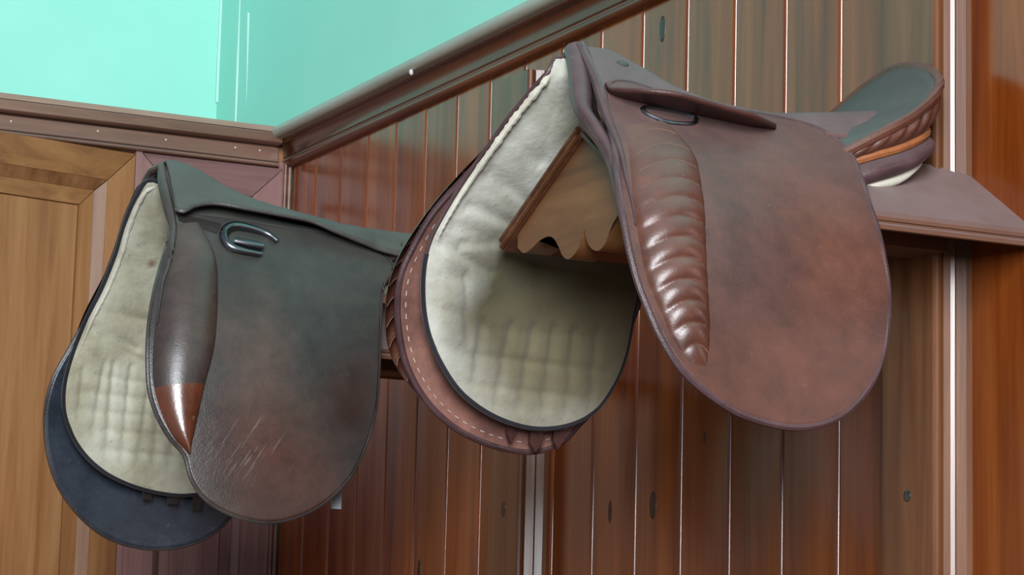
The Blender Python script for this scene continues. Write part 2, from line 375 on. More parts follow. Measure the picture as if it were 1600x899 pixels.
# fixed panel beside the corner
pan = slab(cup, 'panel', 1.30, 1.59, ZB, .885, .020, .012, MW['pan_v'], flat)
mitred(pan, 1.311, 1.583, ZB, .877, 0, .056, .006, .010, MW['pan_v'], MW['pan_h'], 'panel_frame', flat)
mitred(pan, 1.311, 1.583, ZB, .877, .057, .068, .004, .014, MW['pan_v'], MW['pan_h'], 'panel_moulding', flat)
slab(pan, 'panel_field', 1.40, 1.494, ZB+.09, .787, .012, .010, MW['pan_v'], flat, .004)
for (xa, r) in ((1.587, .0035), (1.5955, .0045)):
    v, F = tube([(xa, CY+.002, ZB), (xa, CY+.002, .886)], r, 10); mk('corner_bead', v, F, MW['cornice'], cup)
v, F = prism([(1.575, CY+.01), (1.5995, CY+.01), (1.5995, CY+.03), (1.575, CY+.03)], ZB, .89, lambda p, s: (p[0], p[1], s)); mk('stile', v, F, MW['pan_v'], cup, smooth=False)
v, F = prism([(1.298, CY+.003), (1.310, CY+.003), (1.310, CY+.03), (1.298, CY+.03)], ZB, .89, lambda p, s: (p[0], p[1], s)); mk('stile', v, F, MW['pan_v'], cup, smooth=False)
v, F = prism([(X0c, CY+.025), (1.599, CY+.025), (1.599, CY+.04), (X0c, CY+.04)], -EYE, .93, lambda p, s: (p[0], p[1], s)); mk('carcass', v, F, MW['door_v'], cup, smooth=False)
v, F = prism([(X0c, CY-.01), (1.599, CY-.01), (1.599, CY+.025), (X0c, CY+.025)], -EYE, ZB-.003, lambda p, s: (p[0], p[1], s)); mk('plinth', v, F, MW['cornice'], cup, smooth=False)
# door standing a little open, hinged beside the fixed panel
AL = math.radians(13)
def dfr(x, d, z):   # x measured from the hinge towards the left (negative)
    return (1.297+x*math.cos(AL)-d*math.sin(AL)*-1*-1, CY+.004+x*math.sin(AL)+d*math.cos(AL), z)
DW = .62
door = slab(cup, 'door', -DW, 0, ZB, .872, .012, .014, MW['door_v'], dfr)
mitred(door, -DW, 0, ZB, .872, 0, .055, 0, 0, MW['door_v'], MW['door_h'], 'door_frame', dfr)
mitred(door, -DW, 0, ZB, .872, .0555, .076, .000, .009, MW['door_m'], MW['door_m'], 'door_moulding', dfr)
mitred(door, -DW, 0, ZB, .872, .0765, .106, .0085, .006, MW['door_v'], MW['door_h'], 'panel_border', dfr)
slab(door, 'panel_field', -DW+.1065, -.1065, ZB+.1065, .872-.1065, .0075, .012, MW['door_v'], dfr, .002)

# ------------------------------------------------------------------ saddle racks: ridge roof on a post
def rack(yc, dz, label):
    zr = (.535 if dz == 0 else .527)+dz; HW = {1: .181, -1: .128} if dz == 0 else {1: .132, -1: .142}
    SL = {1: .53, -1: .69} if dz == 0 else {1: .57, -1: .57}; ze = zr-SL[-1]*HW[-1]
    xa, xb = (1.128, WX) if dz == 0 else (1.06, WX)
    root = tag(empty('saddle_rack', (WX, yc, ze-.02)), label, 'saddle rack', 'saddle racks on the boarded wall')
    for s in (-1, 1):
        hw = HW[s]; ze = zr-SL[s]*hw
        # profile in the plane of (Y, z): ridge -> eave, eave edge moulded in three steps
        def q(a, h): # a = distance share from ridge to eave, h = depth under the top face
            return (yc+s*(hw*a)-s*0*h, zr+(ze-zr)*a-h)
        pr = [q(0, 0), q(.97, 0), q(1.0, .003), q(1.0, .007), q(.985, .008), q(.985, .011), q(1.0, .0115), q(1.0, .016), q(.975, .019), q(0, .019)]
        v, F = prism(pr, xa, xb, lambda p, t: (t, p[0], p[1]))
        b = mk('roof_board', v, F, MW['rack_top'], root, smooth=False)
        # bead planted along the front end of the board
        v, F = tube([(xa-.001, q(.04, .006)[0], q(.04, .006)[1]), (xa-.001, q(.99, .006)[0], q(.99, .006)[1])], .0035, 8); mk('end_bead', v, F, MW['rack'], b)
        v, F = tube([(xa-.001, q(.04, .014)[0], q(.04, .014)[1]), (xa-.001, q(.98, .014)[0], q(.98, .014)[1])], .0035, 8); mk('end_bead', v, F, MW['rack'], b)
    low = [(0, .430), (.005, .417), (.012, .408), (.022, .402), (.034, .400), (.045, .405), (.055, .416), (.066, .426), (.08, .430), (.1, .428), (.115, .423), (.135, .420), (.150, .428)]
    low = [(a, z+dz-.005) for a, z in spline(low, 48)]
    out = [(yc-a, z) for a, z in reversed(low) if a < .116]+[(yc+a, z) for a, z in low[1:]]
    top = [(yc+a, zr-SL[1 if a > 0 else -1]*abs(a)-.0185) for a in (.150, .1, .05, 0, -.05, -.1, -.115)]
    ring = out+top; m = len(ring)
    v = [(xa+.004, p[0], p[1]) for p in ring]+[(xa+.034, p[0], p[1]) for p in ring]
    bm = bmesh.new(); bv = [bm.verts.new(p) for p in v]
    f1 = bm.faces.new(bv[:m]); f2 = bm.faces.new(bv[m:][::-1])
    for k in range(m): bm.faces.new((bv[k], bv[(k+1) % m], bv[m+(k+1) % m], bv[m+k]))
    bmesh.ops.triangulate(bm, faces=[f1, f2]); bm.verts.ensure_lookup_table(); bm.verts.index_update()
    mk('gable', [tuple(q.co) for q in bm.verts], [tuple(q.index for q in f.verts) for f in bm.faces], MW['gable'], root, smooth=False); bm.free()
    # arm under the ridge, let into the post
    v, F = prism([(yc-.03, zr-.10), (yc+.03, zr-.10), (yc+.03, zr-.04), (yc-.03, zr-.04)], xa+.034, WX-.042, lambda p, t: (t, p[0], p[1])); mk('arm', v, F, MW['rack'], root, smooth=False)
    return root
rack(2.150, 0, 'ridge-topped wooden rack with scalloped end carrying the brown saddle')
rack(3.165, -.045, 'ridge-topped wooden rack mostly hidden under the dark grey-brown saddle')

# ------------------------------------------------------------------ saddles
class Saddle:
    def __init__(s, name, label, Y0, T0pts, xc, loc):
        s.Y0 = Y0; s.T0 = pchip(*zip(*T0pts)); s.xc = xc
        zz = np.linspace(min(p[0] for p in T0pts), max(p[0] for p in T0pts), 400); tt = np.array([s.T0(z) for z in zz])
        s.zz, s.tt = zz[::-1], tt[::-1]
        s.root = tag(empty(name, loc), label, 'saddle', 'saddles on wall racks')
    def T(s, X, z): return s.T0(z)-(.8 if X < s.xc else .2)*(X-s.xc)**2
    def Zt(s, t): return float(np.interp(abs(t), s.tt, s.zz))
    def P(s, X, z, side, off=0): return (X, s.Y0+side*(s.T(X, z)+off), z)
    def flap(s, outline, side, mat, pmat, pr=.004, lift=.002, dent=None):
        ol = spline(outline, 150, True)
        def fy(X, z, r, k): return s.Y0+side*(s.T(X, z)+lift+(dent(X, z) if dent else 0))
        v, F = disc_sheet(ol, 44, fy)
        o = mk('flap', v, F, mat, s.root); solid(o, .006, 0)
        v, F = tube([s.P(p[0], p[1], side, lift) for p in ol], pr, 8, True); mk('flap_edge', v, F, pmat, o)
        return o
    def roll(s, Lp, Rp, side, h, mat, par, ribs=0, name='knee_roll', hv=None, v0=0, v1=1, power=.55):
        A, B = spline(Lp, 160), spline(Rp, 160)
        def f(a, b):
            q = v0+(v1-v0)*a; x = q*159; i = int(min(x, 158)); w = x-i
            l = A[i]*(1-w)+A[i+1]*w; r = B[i]*(1-w)+B[i+1]*w
            p = l+(r-l)*b; e = max(math.sin(math.pi*b), 0)**power
            k = hv(q) if hv else 1
            if ribs:
                ph = ribs*q+.55*math.sin(math.pi*b)
                am = .10+.26*min(1, max(0, q*1.9-.35)); k *= (1-am)+am*abs(math.sin(math.pi*ph))**.55
            return s.P(p[0], p[1]+.15*h*e*k, side, .003+h*e*k)
        v, F = grid(150 if ribs else 70, 22, f); o = mk(name, v, F, mat, par, angle=0)
        if ribs:   # stitched creases between the ribs, joined: too fine to pick apart
            V, FF = [], []
            for n in range(1, ribs+1):
                q = [((n-.55*math.sin(math.pi*b))/ribs, b) for b in np.linspace(.10, .90, 18)]
                if min(a for a, b in q) < .02 or max(a for a, b in q) > .97: continue
                p = [f(a, b) for a, b in q]; v, F = tube([(c[0], c[1]+side*.0001, c[2]) for c in p], 0.0005, 5); k = len(V); V += v; FF += [tuple(j+k for j in g) for g in F]
            mk('rib_stitching', V, FF, MW['thread'], par)['kind'] = 'stuff'
        return o
    def panel(s, outline, side, off, pad, mat, bind, br, quilt=None, leath=None, bind2=None, zsplit=.42):
        ol = spline(outline, 170, True)
        def inner(X, z, r, k):
            b = pad*(1-r**7)+(quilt(X, z, r) if quilt else 0)*(1-r**10)
            return s.Y0+side*max(s.T(X, z)+off-b, .006)
        v, F = disc_sheet(ol, 64, inner)
        v2, F2 = disc_sheet(ol, 20, lambda X, z, r, k: s.Y0+side*max(s.T(X, z)+off+.006*(1-r**4), .0065+.004))
        o = mk('panel', v, F, mat, s.root, angle=0)
        mk('panel_backing', v2, F2, leath, o)
        bp = [(p[0], s.Y0+side*max(s.T(p[0], p[1])+off+.002, .008), p[1]) for p in ol]
        if bind2:
            k = next(i for i, p in enumerate(ol) if p[1] < zsplit)
            v, F = tube(bp[:k+1], br*.8, 8); mk('panel_binding', v, F, bind2, o); v, F = tube(bp[k:], br, 8); mk('panel_binding', v, F, bind, o)
        else:
            v, F = tube(bp, br, 8, True); mk('panel_binding', v, F, bind, o)
        return o
    def body(s, zc, xf, xb, zlow, mat, nu=70, nv=81, inset=.004):
        tm = s.T0(zlow)
        def f(a, b):
            t = (2*b-1); t = math.copysign(abs(t)**1.15, t)*tm; zt = s.Zt(t)
            X = xf(zt)*(1-a)+(xb-.030*(abs(t)/tm)**2)*a; c = zc(X); k = .012
            h = max(k-abs(c-zt), 0)/k; z = min(c, zt)-h*h*k*.25
            return (X, s.Y0-t*(1-inset/max(tm, .01))*(1+.14*max(0, (a-.70)/.30)**1.2), z-.002)
        v, F = grid(nu, nv, f); o = mk('seat', v, F, mat, s.root, angle=0); solid(o, .007, 0); return o
    def cantle(s, rim, base, m_in, m_pleat, m_pipe, m_band, m_wool, drop=1.0):
        half = [np.array(p, float) for p in rim]; full = half+[np.array((-p[0], p[1], p[2])) for p in reversed(half[:-1])]
        R = spline(full, 120); n = len(R)
        c = np.array(base, float)
        def P(p): return (p[1], s.Y0-p[0], p[2])
        def bowl(a, b):
            x = a*(n-1); i = int(min(x, n-2)); w = x-i; e = R[i]*(1-w)+R[i+1]*w
            q = c+(e-c)*b; q[2] = c[2]+(e[2]-c[2])*b**2.1; return P(q)
        v, F = grid(120, 18, bowl); o = mk('cantle', v, F, m_in, s.root, angle=0); solid(o, .005, 0)
        v, F = tube([P(p) for p in R], .0058, 8); mk('cantle_rim', v, F, m_pleat, o)
        def low(p, f, k):   # curve below the rim at share f
            h = (p[2]-.495)*.42+.004
            d = np.array((p[0], p[1]-(c[1]), 0)); d /= max(np.linalg.norm(d), 1e-6)
            return np.array((p[0], p[1], p[2]-h*f*drop))-d*k
        def pleat(a, b):
            x = a*(n-1); i = int(min(x, n-2)); w = x-i; e = R[i]*(1-w)+R[i+1]*w
            rp = .0030*abs(math.sin(a*math.pi*24+b*2.0))*math.sin(math.pi*b)
            return P(low(e, b, -.006*math.sin(math.pi*b)-rp+.016*b))
        v, F = grid(260, 12, pleat); mk('cantle_back', v, F, m_pleat, o, angle=0)
        C1 = [low(p, 1, .014) for p in R]
        v, F = tube([P(p) for p in C1], .0052, 8); mk('cantle_piping', v, F, m_pipe, o)
        g = lambda e, b, hh, bulge: P(low(e, 1, .014-bulge*math.sin(math.pi*b))-np.array((0, 0, .004+hh*b)))
        def band(a, b):
            x = a*(n-1); i = int(min(x, n-2)); w = x-i; e = R[i]*(1-w)+R[i+1]*w; return g(e, b, .024, .010)
        v, F = grid(120, 10, band); mk('cantle_facing', v, F, m_band, o, angle=0)
        def wool(a, b):
            x = a*(n-1); i = int(min(x, n-2)); w = x-i; e = R[i]*(1-w)+R[i+1]*w
            q = low(e, 1, .020-.004*math.sin(math.pi*b)+.05*b**3)-np.array((0, 0, .027+.018*math.sin(math.pi*.5*b)*(1+.12*math.sin(a*40)))); return P(q)
        v, F = grid(140, 12, wool); mk('rear_panel', v, F, m_wool, s.root, angle=0)
        return o

def seg_bumps(lines, w):
    """crease grid: lines = [((x0,z0),(x1,z1),depth)]"""
    def f(X, z):
        d = 0
        for (a, b, k) in lines:
            ax, az = a; bx, bz = b; L2 = (bx-ax)**2+(bz-az)**2; t = min(max(((X-ax)*(bx-ax)+(z-az)*(bz-az))/L2, 0), 1)
            q = (X-ax-t*(bx-ax))**2+(z-az-t*(bz-az))**2; d -= k*math.exp(-q/(w*w))
        return d
    return f
rnd = random.Random(5)

# ---- brown saddle, nearer
lb = leather('brown_leather', (70, 41, 33), (92, 57, 46), (104, 94, 94), .40, .42, [((1.32-1.25, -.2, .42-.45), (.10, .3, .12), (100, 58, 41), .8), ((1.20-1.25, -.2, .38-.45), (.09, .3, .10), (74, 52, 50), .8)], spec=.55)
lb_roll = leather('brown_roll_leather', (68, 37, 28), (90, 53, 40), (112, 98, 92), .45, .37, spec=.7, grain=.5)
lb_edge = leather('brown_edge', (58, 38, 40), (80, 58, 60), (118, 108, 108), .3, .4)
lb_under = leather('brown_underside', (106, 70, 62), (138, 98, 86), (150, 130, 120), .0, .6)
lb_skirt = leather('brown_skirt', (52, 26, 23), (72, 38, 32), (104, 94, 94), .5, .45)
lb_seat = leather('brown_seat_leather', (80, 52, 48), (104, 72, 68), (106, 108, 110), .40, .5)
lb_bowl = leather('green_grey_seat', (46, 52, 48), (64, 70, 64), (92, 100, 98), .4, .5)
lb_pipe = leather('tan_piping', (128, 74, 40), (150, 92, 54), (160, 130, 110), .2, .4)
cl_b = cloth('cream_serge', (204, 206, 198), (182, 182, 170), (148, 144, 124), [((1.235-1.25, .25, .40-.45), (.17, .5, .14), (66, 62, 44), 2.6), ((1.23-1.25, .25, .32-.45), (.16, .5, .12), (104, 98, 76), 1.4)])  # dark olive patches: part stain, part shade painted into the lining colour
navy = cloth('dark_binding', (44, 42, 48), (34, 32, 38), (26, 25, 30))
wool_w = cloth('cream_wool', (206, 204, 192), (190, 186, 170), (150, 144, 124))

B = Saddle('brown_saddle', 'reddish brown leather saddle with ribbed knee rolls and raised cantle', 2.20,
           [(.63, 0), (.615, .02), (.60, .04), (.57, .075), (.53, .115), (.47, .175), (.40, .218), (.30, .245), (.18, .258)], 1.22, (1.25, 2.20, .45))
B_FLAP = [(1.1369, 0.5602), (1.1198, 0.518), (1.1049, 0.4701), (1.0948, 0.427), (1.0929, 0.3874), (1.0964, 0.3495), (1.1044, 0.319), (1.1178, 0.2862), (1.1355, 0.2601), (1.1573, 0.2421), (1.1897, 0.2243), (1.224, 0.2162), (1.256, 0.2146), (1.2892, 0.2216), (1.3161, 0.2358), (1.3403, 0.2593), (1.3582, 0.2891), (1.3692, 0.322), (1.3772, 0.3619), (1.3791, 0.4023), (1.3837, 0.4524), (1.393, 0.4917), (1.4002, 0.5124), (1.3881999999999999, 0.54), (1.345, 0.55), (1.2717, 0.553), (1.215, 0.558), (1.165, 0.572)]
B_FLAP_FAR = [(1.128, .560), (1.104, .530), (1.0807, 0.4941), (1.0615, 0.4641), (1.0489, 0.4307), (1.0398, 0.3968), (1.0416, 0.3634), (1.0534, 0.3239), (1.0721, 0.2912), (1.1005, 0.2623), (1.136, 0.2404), (1.1742, 0.2274), (1.2073, 0.2217), (1.2393, 0.2221), (1.27, 0.2346), (1.2881, 0.2536), (1.315, .285), (1.332, .33), (1.345, .39), (1.36, .46), (1.385, .52), (1.33, .535), (1.25, .535), (1.18, .545)]
B_KL = [(1.1266, 0.5107), (1.1129, 0.4636), (1.1025, 0.4209), (1.1011, 0.388), (1.1032, 0.35), (1.1125, 0.3195), (1.126, 0.2867), (1.1482, 0.2579)]
B_KR = [(1.1859, 0.5262), (1.1919, 0.4871), (1.183, 0.4423), (1.1741, 0.4006), (1.1686, 0.3614), (1.1663, 0.3296), (1.1648, 0.2986), (1.1591, 0.2543)]
fl = B.flap(B_FLAP, -1, lb, lb_edge)
hv = lambda q: (1-q**4)*min(1, .35+q*4)
B.roll(B_KL, B_KR, -1, .019, lb_roll, fl, ribs=13, hv=hv)
ff = B.flap(B_FLAP_FAR, 1, lb_under, lb_edge)
sh = lambda pts, dx: [(p[0]+dx, p[1]) for p in pts]
B_FL = [(1.112, .535), (1.088, .495), (1.064, .452), (1.047, .41), (1.042, .37), (1.054, .318), (1.078, .280), (1.110, .257)]
B_FL = [(p[0]-.016*min(1, .85+i*.2)*(1 if i < 6 else .4), p[1]) for i, p in enumerate(B_FL)]
B.roll(B_FL, [(p[0]+.07*(1-.6*i/7), p[1]+.01) for i, p in enumerate(B_FL)], 1, .024, lb_roll, ff, ribs=15, hv=hv)
B_LIN = [(1.1318, 0.6102), (1.1171, 0.5944), (1.0948, 0.5522), (1.081, 0.5185), (1.07, 0.4879), (1.0595, 0.456), (1.0527, 0.4299), (1.0528, 0.4008), (1.059, 0.3682), (1.0716, 0.3359), (1.0909, 0.307), (1.1192, 0.2784), (1.1541, 0.2589), (1.1917, 0.2475), (1.2279, 0.2448), (1.2628, 0.2519), (1.2924, 0.2693), (1.3126, 0.2991), (1.3234, 0.3353), (1.3254, 0.3777), (1.328, 0.43), (1.34, .49), (1.35, .54), (1.28, .565), (1.20, .59)]
lines = []
for i in range(6):   # quilting of the lower lining
    x = 1.135+.03*i; lines.append(((x, .262+.004*(i % 2)), (x+.006*math.sin(i), .345+.01*rnd.random()), .0050))
lines += [((1.10, .318), (1.30, .312), .0036), ((1.13, .285), (1.28, .281), .0030), ((1.14, .345), (1.28, .350), .0014)]
for i in range(5): lines.append(((1.068+.004*i, .43-.035*i), (1.098+.006*i, .432-.036*i), .0025))
lines += [((1.06, .43), (1.135, .405), .006), ((1.09, .43), (1.15, .437), .005), ((1.105, .40), (1.12, .33), .0035), ((1.085, .468), (1.15, .455), .007), ((1.095, .50), (1.16, .478), .006), ((1.10, .535), (1.15, .515), .004), ((1.075, .445), (1.13, .44), .004)]
qb = seg_bumps(lines, .0048)
wob = lambda X, z: .0016*math.sin(70*X+2*math.sin(40*z))*math.sin(55*z+1)
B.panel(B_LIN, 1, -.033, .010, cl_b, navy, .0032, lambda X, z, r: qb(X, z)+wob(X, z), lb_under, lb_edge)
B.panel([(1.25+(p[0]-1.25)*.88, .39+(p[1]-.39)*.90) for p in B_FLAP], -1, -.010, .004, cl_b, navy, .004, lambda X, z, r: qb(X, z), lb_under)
def stitches(S, outline, side, off, k, step, mat, par, ln=.004):
    ol = spline(outline, 600, True); c = ol.mean(0); q = []
    for i in range(0, 600, step):
        a = c+(ol[i]-c)*k; b = c+(ol[(i+max(step//2, 1)) % 600]-c)*k; q.append((a, b))
    V, FF = [], []
    for a, b in q:
        v, F = tube([S.P(a[0], a[1], side, off), S.P(b[0], b[1], side, off)], .0005, 4); o = len(V); V += v; FF += [tuple(j+o for j in f) for f in F]
    return tag(mk('stitching', V, FF, mat, par), kind='stuff')
stitches(B, B_FLAP_FAR, 1, -.0015, .945, 7, wool_w, ff)
# rolled cream edge with frayed binding along the front of the far lining
e = spline([(1.130, .608), (1.1171, 0.5944), (1.0948, 0.5522), (1.081, 0.5185), (1.07, 0.4879), (1.0595, 0.456), (1.0527, 0.4299)], 60)
v, F = tube([(p[0]+.004, B.Y0+max(B.T(p[0], p[1])-.040, .012), p[1]) for p in e], lambda s: (.0034*(1-s**5)+.0003)+(1-s)*.0012*math.sin(s*75)*math.sin(s*23)+.0005*math.sin(s*190), 8); mk('rolled_edge', v, F, wool_w, B.root)
# leather facing of the near panel, showing in front of the flap
e = spline([(1.1434, 0.6167), (1.12, 0.5703), (1.1049, 0.5318), (1.1056, 0.5078), (1.1058, 0.4731), (1.1013, 0.437), (1.0998, 0.4064), (1.1023, 0.371)], 60)
v, F = tube([B.P(p[0]+.003, p[1], -1, -.013) for p in e], lambda s: .0125*(1-.75*s)+.002, 12, flat=.8); mk('panel_facing', v, F, lb_edge, B.root)
e2 = [B.P(p[0]+.018-.008*i/59, p[1], -1, -.001) for i, p in enumerate(e)]
v, F = tube(e2, .0032, 8); mk('front_piping', v, F, lb_under, B.root)
zcB = pchip([1.10, 1.135, 1.176, 1.198, 1.228, 1.27, 1.33, 1.39, 1.445, 1.50], [.606, .621, .624, .607, .581, .566, .561, .569, .578, .588])
xfB = pchip([.38, .45, .48, .53, .57, .60, .62, .63], [1.098, 1.104, 1.110, 1.120, 1.130, 1.138, 1.145, 1.146])
seat = B.body(zcB, xfB, 1.50, .538, lb_seat)
tt = np.linspace(-1, 1, 61)
pts = []
for a in tt:
    t = math.copysign(abs(a)**1.1, a)*B.T0(.40); z = min(B.Zt(t), zcB(xfB(B.Zt(t)))); pts.append((xfB(B.Zt(t))-.001, B.Y0-t, z-.001))
v, F = tube(pts, lambda q: .0055*min(1, .12+4*min(q, 1-q)), 8); mk('pommel_welt', v, F, lb_edge, seat)
rimB = [(.120, 1.388, .512), (.135, 1.436, .541), (.132, 1.478, .566), (.122, 1.510, .592), (.100, 1.532, .617), (.055, 1.543, .640), (0, 1.545, .650)]
B.cantle(rimB, (0, 1.37, .553), lb_bowl, lb_roll, lb_pipe, lb_edge, wool_w)
# skirt leaf lifted off the flap (near side) and its mirror image
inn = [(1.1376, 2.1203, 0.5603), (1.1415, 2.1082, 0.5486), (1.1663, 2.1, 0.5429), (1.2064, 2.0921, 0.5371), (1.2499, 2.0896, 0.5339), (1.2875, 2.0889, 0.5303), (1.3199, 2.094, 0.531)]
out = [(1.1346, 2.1163, 0.5638), (1.1329, 2.0902, 0.5545), (1.1521, 2.062, 0.55), (1.18, 2.0471, 0.5468), (1.2227, 2.0446, 0.5405), (1.2664, 2.0489, 0.5363), (1.3142, 2.079, 0.5363)]
A, Bq = spline(inn, 60), spline(out, 60)
for side in (-1, 1):
    def f(a, b):
        x = a*59; i = int(min(x, 58)); w = x-i; l = A[i]*(1-w)+A[i+1]*w; r = Bq[i]*(1-w)+Bq[i+1]*w
        d = l+np.array((0, .035, .016)); q = (d+(l-d)*min(b*2, 1)) if b < .5 else l+(r-l)*(2*b-1)
        q = q+np.array((0, 0, .004*math.sin(math.pi*b)))
        return (q[0], B.Y0+(q[1]-B.Y0)*(-side), q[2])
    v, F = grid(60, 14, f); o = mk('skirt', v, F, lb_skirt, B.root); solid(o, .005, 0)
    # stirrup bar loop under the skirt
    lp = spline([(1.1649, 0.5391), (1.164, 0.5308), (1.1815, 0.5232), (1.2079, 0.5243), (1.2185, 0.5299), (1.2184, 0.5353), (1.1914, 0.5395)], 40, True)
    v, F = tube([B.P(p[0], p[1], side, .007) for p in lp], .0026, 8, True); mk('stirrup_bar', v, F, MW['steel'], B.root)
    # button on the head of the pommel
    zq = .600; blob_disc('pommel_button', B.P(1.178, zq, side, .0015), (0, side*.6, .8), .007, .007, .003, lb_bowl, B.root)
# girth straps showing below the far lining
for (x, w, l) in ((1.196, .010, .238), (1.228, .016, .229), (1.256, .014, .234)):
    v, F = prism([(x-w/2, .30), (x+w/2, .30), (x+w/2, l), (x, l-.010), (x-w/2, l)], -.018, -.013, lambda p, s: (p[0], B.Y0+B.T(p[0], p[1])+s, p[1])); mk('girth_strap', v, F, lb_skirt, B.root, smooth=False)

# ---- dark saddle, farther
def off1(x, y, z): return (x-1.12, y-3.152, z-.45)
ld = leather('dark_leather', (40, 36, 35), (58, 52, 48), (84, 88, 84), .4, .36, [
    (off1(1.10, 2.93, .23), (.13, .3, .13), (82, 44, 32), .75), (off1(1.075, 2.95, .36), (.07, .3, .14), (92, 66, 58), .6), (off1(1.21, 2.93, .32), (.055, .3, .07), (44, 24, 18), 1.3)], spec=.55, scratch=(off1(1.075, 2.93, .235), (.07, .3, .045)))
ld_roll = leather('dark_roll', (46, 38, 36), (70, 56, 50), (104, 100, 94), .4, .34, spec=.6, grain=.5)
ld_toe = leather('chestnut_toe', (80, 41, 26), (102, 56, 36), (150, 120, 100), .1, .26, spec=.8, grain=.4)
ld_edge = leather('dark_edge', (44, 40, 40), (66, 60, 58), (120, 118, 112), .3, .4)
ld_under = leather('blue_black_flap', (36, 42, 52), (50, 58, 68), (110, 118, 124), .15, .34, spec=.6)
ld_seat = leather('grey_green_seat', (48, 48, 44), (68, 66, 60), (92, 100, 94), .6, .48, [(off1(1.06, 3.13, .60), (.05, .2, .04), (78, 54, 40), .8)])
ld_pale = leather('pale_worn_strap', (112, 116, 122), (136, 140, 146), (150, 150, 150), .1, .5)
ld_dark = leather('dark_strap', (28, 22, 22), (42, 33, 32), (84, 80, 78), .2, .35)
cl_d = cloth('old_serge', (190, 190, 174), (168, 166, 146), (130, 124, 100), [(off1(1.02, 3.28, .53), (.012, .2, .012), (92, 50, 28), 1.0)])
D = Saddle('dark_saddle', 'dark grey-brown leather saddle with smooth knee roll and chestnut toe', 3.152,
           [(.65, 0), (.63, .03), (.60, .062), (.55, .105), (.50, .142), (.43, .178), (.35, .203), (.25, .218), (.10, .225)], 1.10, (1.12, 3.152, .45))
D_FLAP = [(0.9819, 0.5143), (0.9667, 0.4764), (0.9548, 0.44), (0.9455, 0.3963), (0.9423, 0.3539), (0.9442, 0.3125), (0.9536, 0.2802), (0.9696, 0.2525), (0.9883, 0.2315), (0.9962, 0.2052), (1.0114, 0.1817), (1.0363, 0.165), (1.0699, 0.1544), (1.1042, 0.1527), (1.1432, 0.1635), (1.1783, 0.1841), (1.2093, 0.2164), (1.2318, 0.2595), (1.2466, 0.307), (1.2538, 0.3592), (1.262, 0.4216), (1.2754, 0.4778), (1.2983, 0.5165), (1.2468, 0.545), (1.1506, 0.552), (1.05, 0.558), (1.0, 0.556)]
D_FLAP_FAR = [(1.0037, 0.6222), (0.9852, 0.593), (0.9800, 0.5284), (0.9684, 0.4683), (0.9452, 0.4098), (0.9231, 0.3595), (0.9156, 0.3147), (0.9229, 0.2621), (0.9425, 0.2145), (0.9748, 0.1762), (1.0159, 0.1469), (1.0604, 0.1326), (1.1037, 0.1299), (1.1505, 0.1391), (1.1868, 0.1589), (1.206, 0.18), (1.2467, 0.2354), (1.2671, 0.3196), (1.265, 0.4286), (1.27, 0.52), (1.2, .565), (1.10, .59)]
D_LIN = [(0.9984, 0.6198), (0.9821, 0.6003), (0.9754, 0.5642), (0.9737, 0.5238), (0.9654, 0.4815), (0.9504, 0.4376), (0.9369, 0.3844), (0.932, 0.3402), (0.9394, 0.3013), (0.9638, 0.2633), (1.0003, 0.2346), (1.0452, 0.2166), (1.0938, 0.2075), (1.1364, 0.2078), (1.1822, 0.2218), (1.2151, 0.2784), (1.2237, 0.3702), (1.23, .46), (1.24, .54), (1.16, .57), (1.08, .60)]
fl = D.flap(D_FLAP, -1, ld, ld_edge, .0032)
D_KL = [(0.992, 0.540), (0.9800, 0.500), (0.9600, 0.4403), (0.9475, 0.3708), (0.9482, 0.3127), (0.9671, 0.2605), (0.9915, 0.2330)]
D_KR = [(1.030, 0.548), (1.041, 0.500), (1.0373, 0.4459), (1.0276, 0.3759), (1.0119, 0.3162), (0.9997, 0.2621), (0.9930, 0.2320)]
hd = lambda q: min(1, .45+q*2.5)*(1-.55*q**3)
D.roll(D_KL, D_KR, -1, .020, ld_roll, fl, hv=hd, v1=.722)
D.roll(D_KL, D_KR, -1, .021, ld_toe, fl, hv=hd, name='knee_roll_toe', v0=.71)
ff = D.flap(D_FLAP_FAR, 1, ld_under, ld_edge, .0032)
stitches(D, D_FLAP_FAR, 1, -.0015, .95, 6, ld_edge, ff)
D.roll(sh(D_KL, -.008), sh(D_KR, -.008), 1, .016, ld_roll, ff, hv=hd)
lines = []
for i in range(8):
    x = .955+.024*i; lines.append(((x, .245+.03*max(0, 2-i)), (x+.006*math.sin(i*2), .375+.008*rnd.random()), .0040))
for j in range(5): lines.append(((.945, .265+.025*j), (1.12, .258+.025*j+.004*math.sin(j)), .0032))
lines += [((.955, .43), (1.03, .405), .005), ((.96, .45), (1.04, .445), .004), ((.975, .415), (1.05, .385), .004)]
qd = seg_bumps(lines, .0042)
D.panel(D_LIN, 1, -.030, .014, cl_d, navy, .0034, lambda X, z, r: qd(X, z)+.6*wob(X, z), ld_under)
D.panel([(1.11+(p[0]-1.11)*.88, .37+(p[1]-.37)*.86) for p in D_FLAP], -1, -.022, .012, cl_d, navy, .004, lambda X, z, r: qd(X, z), ld_under)
e = spline([(1.000, .615), (.985, .6003), (0.9785, 0.5642), (0.9770, 0.5238), (0.9690, 0.4815), (0.9540, 0.4376), (.9405, .39)], 60)
v, F = tube([(p[0]+.004, D.Y0+max(D.T(p[0], p[1])-.034, .012), p[1]) for p in e], lambda s: (.0030*(1-s**5)+.0003)+(1-s)*.0010*math.sin(s*70)*math.sin(s*19)+.0005*math.sin(s*170), 8); mk('rolled_edge', v, F, wool_w, D.root)
e = spline([(1.000, .628), (.992, .600), (.990, .560), (.993, .53), (.982, .50), (.972, .46), (.965, .42)], 50)
